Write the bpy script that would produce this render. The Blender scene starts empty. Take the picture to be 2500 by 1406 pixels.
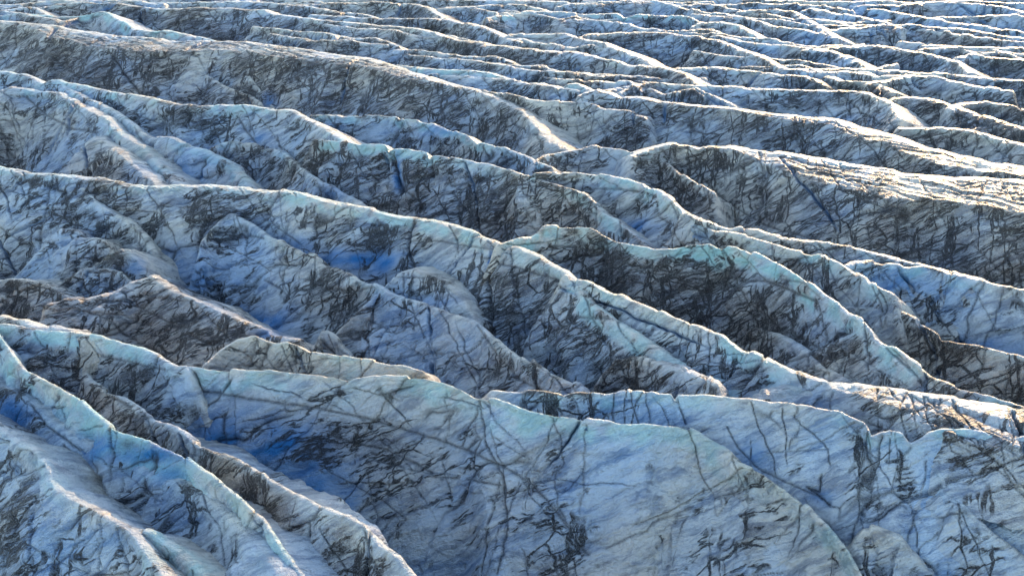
import bpy, math, random
import numpy as np
from mathutils import Vector
R = math.radians
scn = bpy.context.scene
COL = scn.collection

# ------------------------------------------------------------------ camera
PITCH, HFOV, H = R(24.0), R(50.0), 60.0
F = 1250.0 / math.tan(HFOV / 2)                 # focal length in photograph pixels (2500 wide)
cd = bpy.data.cameras.new("camera"); cam = bpy.data.objects.new("camera", cd); COL.objects.link(cam)
cam.location = (0, 0, H); cam.rotation_euler = (R(90) - PITCH, 0, 0)
cd.sensor_width = 36; cd.lens = 18 / math.tan(HFOV / 2); cd.clip_end = 5000; cd.clip_start = 1
scn.camera = cam
SP, CP = math.sin(PITCH), math.cos(PITCH)

def ray(px, py):
    a = (np.asarray(px, float) - 1250) / F; b = -(np.asarray(py, float) - 703) / F
    return np.stack([a, CP + b * SP, -SP + b * CP], -1)
def at_height(px, py, z):
    d = ray(px, py); k = (np.asarray(z) - H) / d[..., 2]
    return d * k[..., None] + np.array([0, 0, H])
def project(P):
    x = P[..., 0]; y = P[..., 1]; z = P[..., 2] - H
    dep = np.maximum(y * CP - z * SP, 0.1); up = y * SP + z * CP
    return 1250 + F * x / dep, 703 - F * up / dep

# ------------------------------------------------------------------ noise
_r = np.random.RandomState(7)
_perm = np.concatenate([_r.permutation(256)] * 2).astype(np.int32)
_g = _r.normal(size=(256, 3)); _g = (_g / np.linalg.norm(_g, axis=1)[:, None] * 1.6).astype(np.float32)
_jit = _r.rand(256, 3).astype(np.float32)
def perlin(p):
    p = p.astype(np.float32); i = np.floor(p).astype(np.int32); f = p - i; i &= 255
    u = f * f * f * (f * (f * 6 - 15) + 10)
    out = 0
    for dx in (0, 1):
        wx = u[..., 0] if dx else 1 - u[..., 0]
        a = _perm[(i[..., 0] + dx) & 255]
        for dy in (0, 1):
            wy = u[..., 1] if dy else 1 - u[..., 1]
            b = _perm[(a + i[..., 1] + dy) & 255]
            for dz in (0, 1):
                wz = u[..., 2] if dz else 1 - u[..., 2]
                g = _g[_perm[(b + i[..., 2] + dz) & 255]]
                out = out + wx * wy * wz * (g[..., 0] * (f[..., 0] - dx) + g[..., 1] * (f[..., 1] - dy) + g[..., 2] * (f[..., 2] - dz))
    return out
def fbm(p, n=4, gain=.5):
    s = 0; a = 1.0
    for k in range(n):
        s = s + a * perlin(p + 17.3 * k); p = p * 2.03; a *= gain
    return s
def worley(p):
    """distance to the border of jittered cells, and a random value for each cell"""
    p = p.astype(np.float32); i = np.floor(p).astype(np.int32); f = p - i
    d1 = np.full(p.shape[:-1], 9., np.float32); d2 = d1.copy(); cid = np.zeros(p.shape[:-1], np.int32)
    for dx in (-1, 0, 1):
        a = _perm[(i[..., 0] + dx) & 255]
        for dy in (-1, 0, 1):
            b = _perm[(a + i[..., 1] + dy) & 255]
            for dz in (-1, 0, 1):
                h = _perm[(b + i[..., 2] + dz) & 255]
                q = _jit[h]
                d = (f[..., 0] - dx - q[..., 0]) ** 2 + (f[..., 1] - dy - q[..., 1]) ** 2 + (f[..., 2] - dz - q[..., 2]) ** 2
                near = d < d1
                d2 = np.where(near, d1, np.minimum(d2, d)); cid = np.where(near, h, cid); d1 = np.where(near, d, d1)
    return np.sqrt(d2) - np.sqrt(d1), _jit[cid, 0]
def noise1(s, freq, seed, n=3):
    p = np.stack([s * freq, np.full_like(s, seed * 3.17), np.full_like(s, seed * 1.91)], -1)
    return fbm(p, n)
def gauss1(v, sig):
    n = int(max(1, min(3 * sig, 4000))); k = np.exp(-.5 * (np.arange(-n, n + 1) / max(sig, 1e-3)) ** 2); k /= k.sum()
    return np.convolve(np.pad(v, n, mode='reflect', reflect_type='odd') if len(v) > n else np.pad(v, n, mode='edge'), k, mode='valid')
def sstep(a, b, x):
    t = np.clip((x - a) / (b - a), 0, 1); return t * t * (3 - 2 * t)

# foliation of the ice: dipping layers that cut every face in the same direction
def unit(v): v = np.array(v, float); return v / np.linalg.norm(v)
RD = unit((.81, -.59, 0)); UP = unit((.376, .517, .77))
FD = unit(.62 * RD + .60 * UP)                   # trace of the layers on a face
FN = unit(np.cross(FD, np.cross(RD, UP)))        # normal of the layers
FO = np.cross(FN, FD)

# ------------------------------------------------------------------ material
def node(nt, t, **kw):
    n = nt.nodes.new(t)
    for k, v in kw.items(): setattr(n, k, v)
    return n
def ice_material():
    m = bpy.data.materials.new("glacier_ice"); m.use_nodes = True; nt = m.node_tree; L = nt.links.new
    nt.nodes.clear()
    out = node(nt, 'ShaderNodeOutputMaterial'); bs = node(nt, 'ShaderNodeBsdfPrincipled'); L(bs.outputs[0], out.inputs[0])
    def val(x, s):
        if isinstance(x, (int, float)): s.default_value = x
        else: L(x, s)
    def math_(op, a, b=0.0, c=None, clamp=False):
        n = node(nt, 'ShaderNodeMath', operation=op, use_clamp=clamp); val(a, n.inputs[0]); val(b, n.inputs[1])
        if c is not None: val(c, n.inputs[2])
        return n.outputs[0]
    def rng(x, a, b, c=0.0, d=1.0, smooth=True):
        n = node(nt, 'ShaderNodeMapRange', interpolation_type='SMOOTHSTEP' if smooth else 'LINEAR')
        val(x, n.inputs[0])
        for i, v in enumerate((a, b, c, d)): val(v, n.inputs[1 + i])
        return n.outputs[0]
    def noise(vec, scale, detail=4, rough=.55, dist=0.0):
        n = node(nt, 'ShaderNodeTexNoise'); L(vec, n.inputs['Vector']); n.inputs['Scale'].default_value = scale
        n.inputs['Detail'].default_value = detail; n.inputs['Roughness'].default_value = rough; n.inputs['Distortion'].default_value = dist
        return n
    def mix(f, a, b):
        n = node(nt, 'ShaderNodeMix', data_type='RGBA'); val(f, n.inputs[0])
        for s, v in ((n.inputs[6], a), (n.inputs[7], b)):
            if isinstance(v, tuple): s.default_value = (*v, 1)
            else: L(v, s)
        return n.outputs[2]
    def attr(name): return node(nt, 'ShaderNodeAttribute', attribute_name=name).outputs['Fac']
    pos = node(nt, 'ShaderNodeNewGeometry').outputs['Position']
    def vm(op, a, b):
        n = node(nt, 'ShaderNodeVectorMath', operation=op)
        for s, v in ((n.inputs[0], a), (n.inputs[1], b)):
            if isinstance(v, tuple): s.default_value = v
            else: L(v, s)
        return n
    w1 = noise(pos, .16, 5, .6).outputs['Color']
    warp = vm('SCALE', vm('SUBTRACT', w1, (.5, .5, .5)).outputs[0], (0, 0, 0)); warp.inputs[3].default_value = 2.6
    p2 = vm('ADD', pos, warp.outputs[0]).outputs[0]
    def layered(n, d, o, kn, kd, ko, src=p2):
        c = node(nt, 'ShaderNodeCombineXYZ')
        for i, (ax, k) in enumerate(((n, kn), (d, kd), (o, ko))):
            L(vm('DOT_PRODUCT', src, tuple(ax * k)).outputs['Value'], c.inputs[i])
        return c.outputs[0]
    lay = layered(FN, FD, FO, 1.0, .16, .3)
    lay2 = layered(unit(.8 * RD + .25 * UP), unit(-.25 * RD + .8 * UP), np.cross(RD, UP), 1.0, .12, .3)
    dirt_a, crk, cap, blu, dep = attr('dirt'), attr('crack'), attr('cap'), attr('blue'), attr('depth')
    brown = attr('brown')
    # regional dirt amount
    blotch = noise(pos, .075, 3, .6).outputs['Fac']
    amount = math_('ADD', math_('MULTIPLY', math_('SUBTRACT', blotch, .5), 2.3), dirt_a)
    amount = math_('ADD', math_('SUBTRACT', amount, math_('MULTIPLY', cap, .9)), .05)
    amount = math_('MINIMUM', amount, .95)
    grain = noise(pos, 6.5, 3, .75).outputs['Fac']
    spk = rng(grain, .38, .62)
    streak = noise(layered(FN, FD, FO, 1.0, .24, .4), .8, 5, .72, .0).outputs['Fac']
    # soft grey wash, then ragged black smudges, both drawn out along the layers
    wash = rng(math_('ADD', math_('MULTIPLY', amount, .40), math_('MULTIPLY', streak, 1.5)), .93, 1.25)
    blob = layered(FN, FD, FO, 1.0, .36, .5)
    sm_f = noise(vm('ADD', blob, (5., 9., 2.)).outputs[0], .38, 7, .74, .0).outputs['Fac']
    smudge = rng(math_('ADD', math_('MULTIPLY', amount, .24), math_('MULTIPLY', sm_f, 1.5)), 1.0, 1.08)
    smudge = math_('MULTIPLY', smudge, math_('ADD', .35, math_('MULTIPLY', spk, .75)), clamp=True)
    # thin veins along the layers and across
    def lines(vec, scale, det, ro, thr):
        return rng(math_('ABSOLUTE', math_('SUBTRACT', noise(vec, scale, det, ro).outputs['Fac'], .5)), .25 * thr, thr, 1.0, .0)
    fibre = layered(FN, FD, FO, 1.0, .07, .15, pos)
    v1 = lines(lay, .36, 5, .62, .030)
    v1b = lines(vm('ADD', fibre, (9., 4., 7.)).outputs[0], .7, 4, .6, .030)
    v2 = lines(lay2, .19, 5, .6, .024)
    vo = node(nt, 'ShaderNodeTexVoronoi', feature='DISTANCE_TO_EDGE'); L(layered(FN, FD, FO, 1.0, .42, .6), vo.inputs['Vector']); vo.inputs['Scale'].default_value = .26
    v3 = rng(vo.outputs[0], .008, .026, 1.0, .0)
    vmask = noise(pos, .19, 4, .62).outputs['Fac']
    vm1 = rng(math_('ADD', vmask, math_('MULTIPLY', amount, .42)), .54, .68)
    vm2 = rng(math_('ADD', noise(vm('ADD', pos, (31., 7., 3.)).outputs[0], .13, 4, .62).outputs['Fac'], math_('MULTIPLY', amount, .32)), .56, .66)
    vm3 = rng(math_('ADD', noise(vm('ADD', pos, (3., 77., 13.)).outputs[0], .22, 4, .62).outputs['Fac'], math_('MULTIPLY', amount, .42)), .72, .86)
    veins = math_('MAXIMUM', math_('MULTIPLY', v1, vm1), math_('MULTIPLY', math_('MAXIMUM', v2, v3), vm2))
    veins = math_('MAXIMUM', veins, math_('MULTIPLY', v1b, vm3))
    veins = math_('MULTIPLY', veins, math_('ADD', .72, math_('MULTIPLY', spk, .45)), clamp=True)
    # colours
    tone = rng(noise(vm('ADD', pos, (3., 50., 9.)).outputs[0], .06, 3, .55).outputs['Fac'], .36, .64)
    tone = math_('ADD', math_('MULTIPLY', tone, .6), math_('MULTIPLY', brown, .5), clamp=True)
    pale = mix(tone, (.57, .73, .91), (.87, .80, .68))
    deepc = mix(tone, (.20, .34, .57), (.45, .41, .36))
    ice = mix(rng(noise(lay, .9, 6, .72).outputs['Fac'], .36, .56), deepc, pale)
    ice = mix(math_('MULTIPLY', cap, .78), ice, (.46, .82, .80))  # clean turquoise crest ice, with its backlit glow painted into the colour
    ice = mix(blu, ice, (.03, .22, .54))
    gcol = mix(brown, (.085, .09, .11), (.165, .135, .125))
    dark = mix(brown, (.018, .020, .024), (.042, .033, .028))
    film = math_('MULTIPLY', rng(math_('ADD', amount, math_('MULTIPLY', noise(pos, .3, 4, .65).outputs['Fac'], .9)), .55, 1.3), math_('ADD', .3, math_('MULTIPLY', spk, .6)))
    ice = mix(math_('MULTIPLY', film, .55), ice, gcol)
    c1 = mix(math_('MULTIPLY', math_('MULTIPLY', wash, math_('ADD', .45, math_('MULTIPLY', spk, .55))), .72), ice, gcol)
    dk = math_('MAXIMUM', math_('MULTIPLY', smudge, .85), math_('MAXIMUM', veins, math_('MULTIPLY', crk, math_('ADD', .65, math_('MULTIPLY', spk, .4)))))
    c2 = mix(math_('MULTIPLY', dk, .95, clamp=True), c1, dark)
    L(c2, bs.inputs['Base Color'])
    bs.inputs['Roughness'].default_value = .38
    bs.inputs['Specular IOR Level'].default_value = .5
    # relief
    h1 = noise(pos, 1.1, 5, .68).outputs['Fac']
    lam = node(nt, 'ShaderNodeMapping'); L(p2, lam.inputs['Vector']); lam.inputs['Scale'].default_value = (.12, .12, 2.2)
    v5 = node(nt, 'ShaderNodeTexVoronoi', feature='F1'); L(lay, v5.inputs['Vector']); v5.inputs['Scale'].default_value = .9
    v6 = node(nt, 'ShaderNodeTexVoronoi', feature='DISTANCE_TO_EDGE'); L(lay, v6.inputs['Vector']); v6.inputs['Scale'].default_value = .75
    sep = node(nt, 'ShaderNodeSeparateColor'); L(v5.outputs['Color'], sep.inputs[0])
    hh = math_('MULTIPLY', h1, 1.0)
    hh = math_('ADD', hh, math_('MULTIPLY', sep.outputs[0], .10))
    hh = math_('ADD', hh, math_('MULTIPLY', rng(v6.outputs[0], 0.0, .12), .16))
    hh = math_('ADD', hh, math_('MULTIPLY', noise(lay, 1.9, 4, .68).outputs['Fac'], .75))
    hh = math_('ADD', hh, math_('MULTIPLY', noise(lam.outputs[0], 1.0, 4, .6).outputs['Fac'], .22))
    hh = math_('ADD', hh, math_('MULTIPLY', grain, .13))
    hh = math_('SUBTRACT', hh, math_('MULTIPLY', dk, .3))
    bp = node(nt, 'ShaderNodeBump'); bp.inputs['Strength'].default_value = .9; bp.inputs['Distance'].default_value = 1.35
    L(hh, bp.inputs['Height']); L(bp.outputs[0], bs.inputs['Normal'])
    # thin crests let the low sun through
    tr = node(nt, 'ShaderNodeBsdfTranslucent'); L(bp.outputs[0], tr.inputs['Normal'])
    L(mix(.75, c2, (.95, .93, .74)), tr.inputs['Color'])
    thin = math_('MULTIPLY', rng(dep, 0.0, 4.2, 1.0, 0.0), math_('MULTIPLY', math_('MULTIPLY', math_('SUBTRACT', 1.0, dk, clamp=True), math_('ADD', .12, math_('MULTIPLY', cap, .42)))))
    ms = node(nt, 'ShaderNodeMixShader'); L(thin, ms.inputs[0]); L(bs.outputs[0], ms.inputs[1]); L(tr.outputs[0], ms.inputs[2]); L(ms.outputs[0], out.inputs[0])
    return m
ICE = ice_material()

# ------------------------------------------------------------------ mesh building
def grid_mesh(name, P, attrs, parent=None):
    """P: (n, k, 3) grid of points -> one mesh object"""
    n, k = P.shape[:2]
    me = bpy.data.meshes.new(name)
    idx = np.arange(n * k, dtype=np.int32).reshape(n, k)
    q = np.stack([idx[:-1, :-1], idx[1:, :-1], idx[1:, 1:], idx[:-1, 1:]], -1).reshape(-1)
    nf = len(q) // 4
    me.vertices.add(n * k); me.vertices.foreach_set('co', P.reshape(-1).astype(np.float32))
    me.loops.add(nf * 4); me.loops.foreach_set('vertex_index', q)
    me.polygons.add(nf); me.polygons.foreach_set('loop_start', np.arange(0, nf * 4, 4, dtype=np.int32))
    me.polygons.foreach_set('use_smooth', np.ones(nf, dtype=bool))
    for a, v in attrs.items():
        at = me.attributes.new(a, 'FLOAT', 'POINT'); at.data.foreach_set('value', np.ascontiguousarray(v, dtype=np.float32).reshape(-1))
    me.update(calc_edges=True)
    me.materials.append(ICE)
    o = bpy.data.objects.new(name, me); COL.objects.link(o)
    if parent is not None:
        o.parent = parent; o.location = (0, 0, 0)
    return o

CRACKS, STAINS, BLUES = {}, {}, {}

def seg_dist(x, y, pts):
    d = np.full(x.shape, 1e9)
    for (ax, ay), (bx, by) in zip(pts[:-1], pts[1:]):
        vx, vy = bx - ax, by - ay
        t = np.clip(((x - ax) * vx + (y - ay) * vy) / (vx * vx + vy * vy + 1e-9), 0, 1)
        d = np.minimum(d, np.hypot(x - ax - t * vx, y - ay - t * vy))
    return d

count = [0]; CREST = {}
def ridge(key, label, pts, z=(0,), cap=1.6, rc=.9, f1=62, f2=47, fb=34, lf=24., lb=13., dirt=.5, brown=.3, prof=None,
          capc=.8, group=None, blue=0., rough=1.0, rb=.5, dive=1.5, jag=1., am=.5, glen=None, ga=4, parts=True, sm=None, name='ice_ridge', category='ice ridge'):
    count[0] += 1; seed = count[0] * 1.37
    pts = np.array(pts, float).reshape(-1, 2)
    # resample the traced crest evenly (photograph pixels)
    seg = np.hypot(*np.diff(pts, axis=0).T); arc = np.concatenate([[0], np.cumsum(seg)])
    m = int(max(40, arc[-1] / 1.5)); t = np.linspace(0, arc[-1], m)
    px = np.interp(t, arc, pts[:, 0]); py = np.interp(t, arc, pts[:, 1]); step = arc[-1] / (m - 1)
    zz = np.interp(t, np.linspace(0, arc[-1], len(z)), z)
    s1 = (4 if pts[:, 1].mean() > 300 else 2.5) / step
    px = gauss1(px, s1); py = gauss1(py, s1)
    s2 = (sm if sm else np.clip(arc[-1] * .06, 10, 60)) / step
    gx = gauss1(px, s2); gy = gauss1(py, s2)
    G = at_height(gx, gy, zz)                     # broad plan line of the crest
    d = ray(px, py); Pc = d * (G[:, 1] / d[:, 1])[:, None] + np.array([0, 0, H])   # the actual crest, notches as dips in height
    # even spacing in metres
    dist = np.linalg.norm(Pc - np.array([0, 0, H]), axis=1).mean()
    pxm = dist / (F * 1024 / 2500)
    ds = 1.1 * pxm
    al = np.concatenate([[0], np.cumsum(np.hypot(*np.diff(Pc[:, :2], axis=0).T) + 1e-6)])
    n = int(max(30, al[-1] / ds)); tt = np.linspace(0, al[-1], n)
    C = np.stack([np.interp(tt, al, Pc[:, i]) for i in range(3)], -1); ds = al[-1] / (n - 1)
    # ends: run on out of the frame, or dive into the ice
    def ext(C, first):
        k = min(len(C) - 1, int(6 / ds) + 2)
        a, b = (C[0], C[k]) if first else (C[-1], C[-1 - k])
        dirn = a - b; dirn[2] = 0; dirn /= np.linalg.norm(dirn) + 1e-9
        qx, qy = project(a[None])
        off = qx[0] < 12 or qx[0] > 2488 or qy[0] > 1394 or qy[0] < 5
        ln = 24. if off else 11.
        q = np.arange(1, int(ln / ds) + 1) * ds
        E = a + dirn * q[:, None]
        if not off: E[:, 2] -= dive * q * sstep(0, 1.6, q) + .02 * q * q
        return E[::-1] if first else E
    x0 = ext(C, True); x1 = ext(C, False)
    C = np.concatenate([x0, C, x1]); n = len(C)
    sarc = np.arange(n) * ds
    blk = np.cumsum(_r.rand(400) * 6 + 1.5); C[:, 2] += gauss1(.5 * jag * (_r.rand(401)[np.searchsorted(blk, sarc)] - .5), .22 / ds)
    C[:, 2] += .16 * noise1(sarc, .35, seed, 4) * min(1, dist / 150)
    # direction across the ridge
    T = np.stack([gauss1(np.gradient(C[:, 0]), 7 / ds), gauss1(np.gradient(C[:, 1]), 7 / ds)], -1)
    T /= np.linalg.norm(T, axis=1)[:, None] + 1e-9
    ch = C[-1, :2] - C[0, :2]; ch /= np.linalg.norm(ch)
    A = np.stack([T[:, 1], -T[:, 0]], -1); a0 = np.array([ch[1], -ch[0]])
    if a0[1] > 0: a0 = -a0; A = -A
    A = am * A + (1 - am) * a0; A /= np.linalg.norm(A, axis=1)[:, None]
    # profile along s and t: front (toward the viewer) and back
    capm = np.maximum(.25, cap * (1 + .45 * noise1(sarc, .10, seed + 5, 3) + .12 * noise1(sarc, .7, seed + 6, 2)))
    dt = 1.1 * pxm
    lfs = np.interp(np.clip((sarc - len(x0) * ds) / al[-1], 0, 1), np.linspace(0, 1, np.size(lf)), np.atleast_1d(lf)); lf = float(np.max(lf))
    kc = max(5, int((cap + rc) / dt)); kf = int(lf / dt / 1.15); kb = max(10, int(lb / dt / 3.2))
    fr = np.linspace(0, 1, kc + 1)
    Lc = (capm + rc)[:, None] * fr[None]                                   # arc length over the cap
    g = np.linspace(0, 1, kf + 1)[1:]
    Lf = Lc[:, -1:] + lfs[:, None] * (.75 * g + .25 * g * g)[None]
    Lfr = np.concatenate([Lc, Lf], 1)
    if prof is None:
        mid = .5 * (sstep(0, 1, (Lfr - rc) / max(1.0, rc)) * 0 + 1)
        ang = f1 + (f2 - f1) * sstep(-.4, 1.6, (Lfr - (capm + rc)[:, None]) / 2.0)
        ang = ang + 7 * noise1(sarc, .07, seed + 9, 2)[:, None] - 6 * sstep(8, 20, Lfr)
        if glen is not None:
            gl = gauss1(np.interp(np.clip((sarc - len(x0) * ds) / al[-1], 0, 1), np.linspace(0, 1, len(glen)), glen) * (1 + .25 * noise1(sarc, .12, seed + 21, 3)), 3 / ds)[:, None]
            ang = ga + (ang - ga) * sstep(gl - .9, gl + .9, Lfr)
        ang = ang * sstep(-.15 * rc, 1.25 * rc, Lfr)
    else:
        e = np.cumsum([p[0] for p in prof]); ang = np.full_like(Lfr, float(prof[0][1]))
        for i in range(1, len(prof)):
            ang = ang + (prof[i][1] - prof[i - 1][1]) * sstep(e[i - 1] - 1.2, e[i - 1] + 1.2, Lfr)
        ang = ang * sstep(-.15 * rc, 1.25 * rc, Lfr) + 4 * noise1(sarc, .1, seed + 9, 2)[:, None] * sstep(0, 2, Lfr)
    dl = np.diff(Lfr, axis=1); am = np.radians(.5 * (ang[:, 1:] + ang[:, :-1]))
    wf = np.concatenate([np.zeros((n, 1)), np.cumsum(np.cos(am) * dl, 1)], 1)
    hf = np.concatenate([np.zeros((n, 1)), np.cumsum(np.sin(am) * dl, 1)], 1)
    gb = np.linspace(0, 1, kb + 1)[1:] ** 1.7
    Lb = lb * gb[None] * np.ones((n, 1))
    ab = np.radians(fb * sstep(-.3 * rc, 1.6 * rc, Lb) + 5 * noise1(sarc, .09, seed + 3, 2)[:, None] * sstep(0, 2, Lb))
    dlb = np.diff(np.concatenate([np.zeros((n, 1)), Lb], 1), axis=1)
    wb = -np.cumsum(np.cos(ab) * dlb, 1); hb = np.cumsum(np.sin(ab) * dlb, 1)
    W = np.concatenate([wb[:, ::-1], wf], 1); D = np.concatenate([hb[:, ::-1], hf], 1)
    Lsig = np.concatenate([-Lb[:, ::-1], Lfr], 1)
    P = np.empty((n, W.shape[1], 3))
    P[..., 0] = C[:, 0:1] + A[:, 0:1] * W; P[..., 1] = C[:, 1:2] + A[:, 1:2] * W; P[..., 2] = C[:, 2:3] - D
    # surface relief along the normal
    du = np.gradient(P, axis=0); dv = np.gradient(P, axis=1); N = np.cross(du, dv)
    N /= np.linalg.norm(N, axis=2)[..., None] + 1e-9
    if N[n // 2, W.shape[1] * 2 // 3] @ np.array([0, -.6, .8]) < 0: N = -N
    amp = rough * sstep(.1, 3.0, np.abs(Lsig))
    flay = np.stack([P @ FN, P @ FD * .35, P @ FO * .6], -1)
    big = fbm(P / 11.0, 2); lay = fbm(flay / 1.9 + 9.7, 3)
    wq = flay + .7 * np.stack([fbm(P / 4.0, 2), fbm(P / 4.0 + 31, 2), 0 * big], -1)
    e1, r1 = worley(wq / 6.5 + 11.0); e2, r2 = worley(wq / 2.3 + 50.0)
    if glen is not None: amp = amp * (.12 + .88 * sstep(gl - 1, gl + 2, Lsig))
    disp = amp * np.where(Lsig < 0, rb, 1) * (.85 * big + 1.1 * (r1 - .5) * sstep(0, .10, e1) + .16 * sstep(0, .3, e1) + .12 * sstep(0, .4, e2) + .42 * (r2 - .5) * sstep(0, .12, e2) + .16 * lay - .5)
    sp = 1 - 2 * np.abs(perlin(np.stack([P @ unit(.9 * RD + .35 * UP) / 9, P @ unit(-.35 * RD + .9 * UP) / 28, P @ FO / 20], -1) + seed))
    disp = disp + .05 * rough * fbm(P / .8, 2) + 1.1 * (sp - .4) * rough * sstep(1.5, 7, Lsig - (0 if glen is None else gl))
    gate = sstep(-.1, .35, perlin(P / 9.0 + 77)); gate2 = sstep(.1, .45, perlin(P / 7.0 + 33))
    nat = np.maximum(np.exp(-(e1 / .026) ** 2) * gate, np.exp(-(e2 / (.045 + .04 * sstep(150, 300, dist))) ** 2) * gate2 * gate) * sstep(.3, 1.5, Lsig)
    crack = nat
    cleft = np.zeros_like(W); pl = np.zeros_like(W); step = np.zeros_like(W)
    wob = .35 * fbm(P / 3.5 + 61, 3); wmin = max(.055, .5 * pxm)
    K = int(min(60, max(4, al[-1] / (1.5 * max(1, dist / 200)))))
    for q in range(K):
        i0 = _r.randint(len(x0), n - len(x1)); j0 = kb + int((kc + kf) * .75 * _r.rand() ** 1.3)
        c0 = P[i0, j0]; kind = _r.rand()
        if kind < .5: nn = unit(.9 * RD + _r.normal(size=3) * .28 + UP * _r.uniform(-.2, .5))      # steep splits
        elif kind < .8: nn = unit(.55 * RD + .75 * UP + _r.normal(size=3) * .22)                   # falling to the right
        else: nn = unit(-.5 * RD + .8 * UP + _r.normal(size=3) * .2)                               # rising to the right
        rel = P - c0; rad = np.sqrt((rel ** 2).sum(-1)); sd_ = rel @ nn + wob
        big_ = _r.rand() < .07 and kind < .8
        ext_ = (1 - sstep(.55, 1, rad / (3 + 13 * _r.rand() ** 1.5) / max(1, dist / 240))) * (Lsig > (-1.2 if kind < .5 else .4))
        w_ = wmin * (_r.uniform(1.6, 3.0) if big_ else _r.uniform(.8, 1.3)) * (.6 + .4 * ext_)
        e_ = np.exp(-(sd_ / w_) ** 2) * ext_
        pl = np.maximum(pl, e_ * _r.uniform(.6, 1.)); step += ext_ * np.sign(_r.rand() - .5) * _r.uniform(.05, .26) * np.tanh(sd_ / .12) * np.exp(-np.abs(sd_) / 2.5)
        if big_: cleft = np.maximum(cleft, e_)
    disp = disp + step * rough * (1 if glen is None else sstep(gl, gl + 2, Lsig)); crack = np.maximum(crack, pl)
    X, Y = project(P)
    if glen is not None:
        zone = (1 - sstep(gl - .5, gl + 1.5, Lsig)) * sstep(.2, 1.5, Lsig)
        ac = np.array([-RD[1], RD[0], 0])
        q = np.stack([P @ ac / 1.1 + .6 * fbm(P / 6, 2), P @ RD / 16, 0 * X], -1)
        rib = perlin(q + 8.8); rib2 = perlin(q * 2.3 + 4.4)
        disp = disp + zone * (.30 * rib + .12 * rib2)
        crack = np.maximum(crack, zone * .8 * np.exp(-(rib2 / .10) ** 2) * sstep(-.1, .3, perlin(P / 7 + 21)))
    jit = 5 * (.12 / pxm) * fbm(P / 2.2 + 5.5, 4, .6)
    front = (Lsig > .15)
    groove = .3 * nat + .35 * pl + .9 * cleft
    for w, st, dp, cp in CRACKS.get(key, ()):
        if X.max() < min(c[0] for c in cp) or X.min() > max(c[0] for c in cp): continue
        dd = seg_dist(X + jit, Y + jit * .6, cp)
        w = w * .62; e = np.exp(-(dd / w) ** 2) * front
        crack = np.maximum(crack, st * e); groove = np.maximum(groove, dp * np.exp(-(dd / (1.3 * w)) ** 2) * front)
    crack = crack * (1 - .55 * cleft)
    bl = np.full(W.shape, float(blue)) + .75 * cleft; dr = np.full(W.shape, float(dirt)); br = np.full(W.shape, float(brown))
    br = np.clip(br + .75 * np.where(Lsig < .2, 1, np.exp(-(Lsig - .2) / .5)), 0, 1)  # dusty crust tint that also paints warm sunlight onto crest and back
    if glen is not None: br = np.clip(br + .7 * (1 - sstep(gl - .3, gl + 1, Lsig)), 0, 1)  # same painted warm light over the gentle tops
    dr -= (.35 + .8 * noise1(sarc, .13, seed + 31, 3))[:, None] * np.exp(-np.abs(Lsig) / (.6 + rc)); dr[Lsig < 0] -= .25
    for cx, cy, rx, ry, am_ in STAINS.get(key, ()):
        e = np.exp(-(((X - cx) / rx) ** 2 + ((Y - cy) / ry) ** 2)); dr += .7 * am_ * e
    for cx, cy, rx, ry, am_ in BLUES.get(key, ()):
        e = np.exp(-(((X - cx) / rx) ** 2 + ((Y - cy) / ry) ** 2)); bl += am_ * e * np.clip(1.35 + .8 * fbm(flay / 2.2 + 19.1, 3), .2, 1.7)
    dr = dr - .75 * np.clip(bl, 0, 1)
    P = P + N * (disp - groove)[..., None]
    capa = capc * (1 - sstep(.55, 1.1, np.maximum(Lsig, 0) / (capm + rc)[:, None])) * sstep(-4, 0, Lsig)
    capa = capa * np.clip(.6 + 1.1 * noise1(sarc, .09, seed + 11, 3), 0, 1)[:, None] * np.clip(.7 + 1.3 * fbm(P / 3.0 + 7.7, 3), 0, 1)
    ie = np.arange(n); ends = sstep(-.5, 3, (ie - len(x0)) * ds) * sstep(-.5, 3, (n - len(x1) - ie) * ds)
    qx, _ = project(C[[0, -1]])
    if 0 < qx[0] < 2500 or 0 < qx[1] < 2500: capa = capa * ends[:, None]
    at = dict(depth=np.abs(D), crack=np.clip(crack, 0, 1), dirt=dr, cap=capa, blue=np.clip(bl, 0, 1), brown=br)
    # close the body: walls hang from the back edge and from both ends, so no light passes through it
    P = np.concatenate([P[:, :1], P], 1); P[:, 0, 2] -= 30
    P = np.concatenate([P[:1], P, P[-1:]], 0); P[0, :, 2] -= 30; P[-1, :, 2] -= 30
    at = {k_: np.pad(v, ((1, 1), (1, 0)), mode='edge') for k_, v in at.items()}
    # the thing: an Empty at its foot, or one mesh where it is too small for parts
    org = P.reshape(-1, 3).mean(0); org[2] = P[1:-1, 1:, 2].min()
    P = P - org
    ks = kb + kc + 1
    if parts:
        root = bpy.data.objects.new(name, None); COL.objects.link(root); root.location = org; root.empty_display_size = 3
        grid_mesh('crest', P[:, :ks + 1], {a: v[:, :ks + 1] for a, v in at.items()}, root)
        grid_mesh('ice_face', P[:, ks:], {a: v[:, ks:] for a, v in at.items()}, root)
    else:
        root = grid_mesh(name, P, at); root.location = org
    CREST.setdefault(key, (root, Pc, zz)); root['label'] = label; root['category'] = category
    if group: root['group'] = group
    return root

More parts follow.
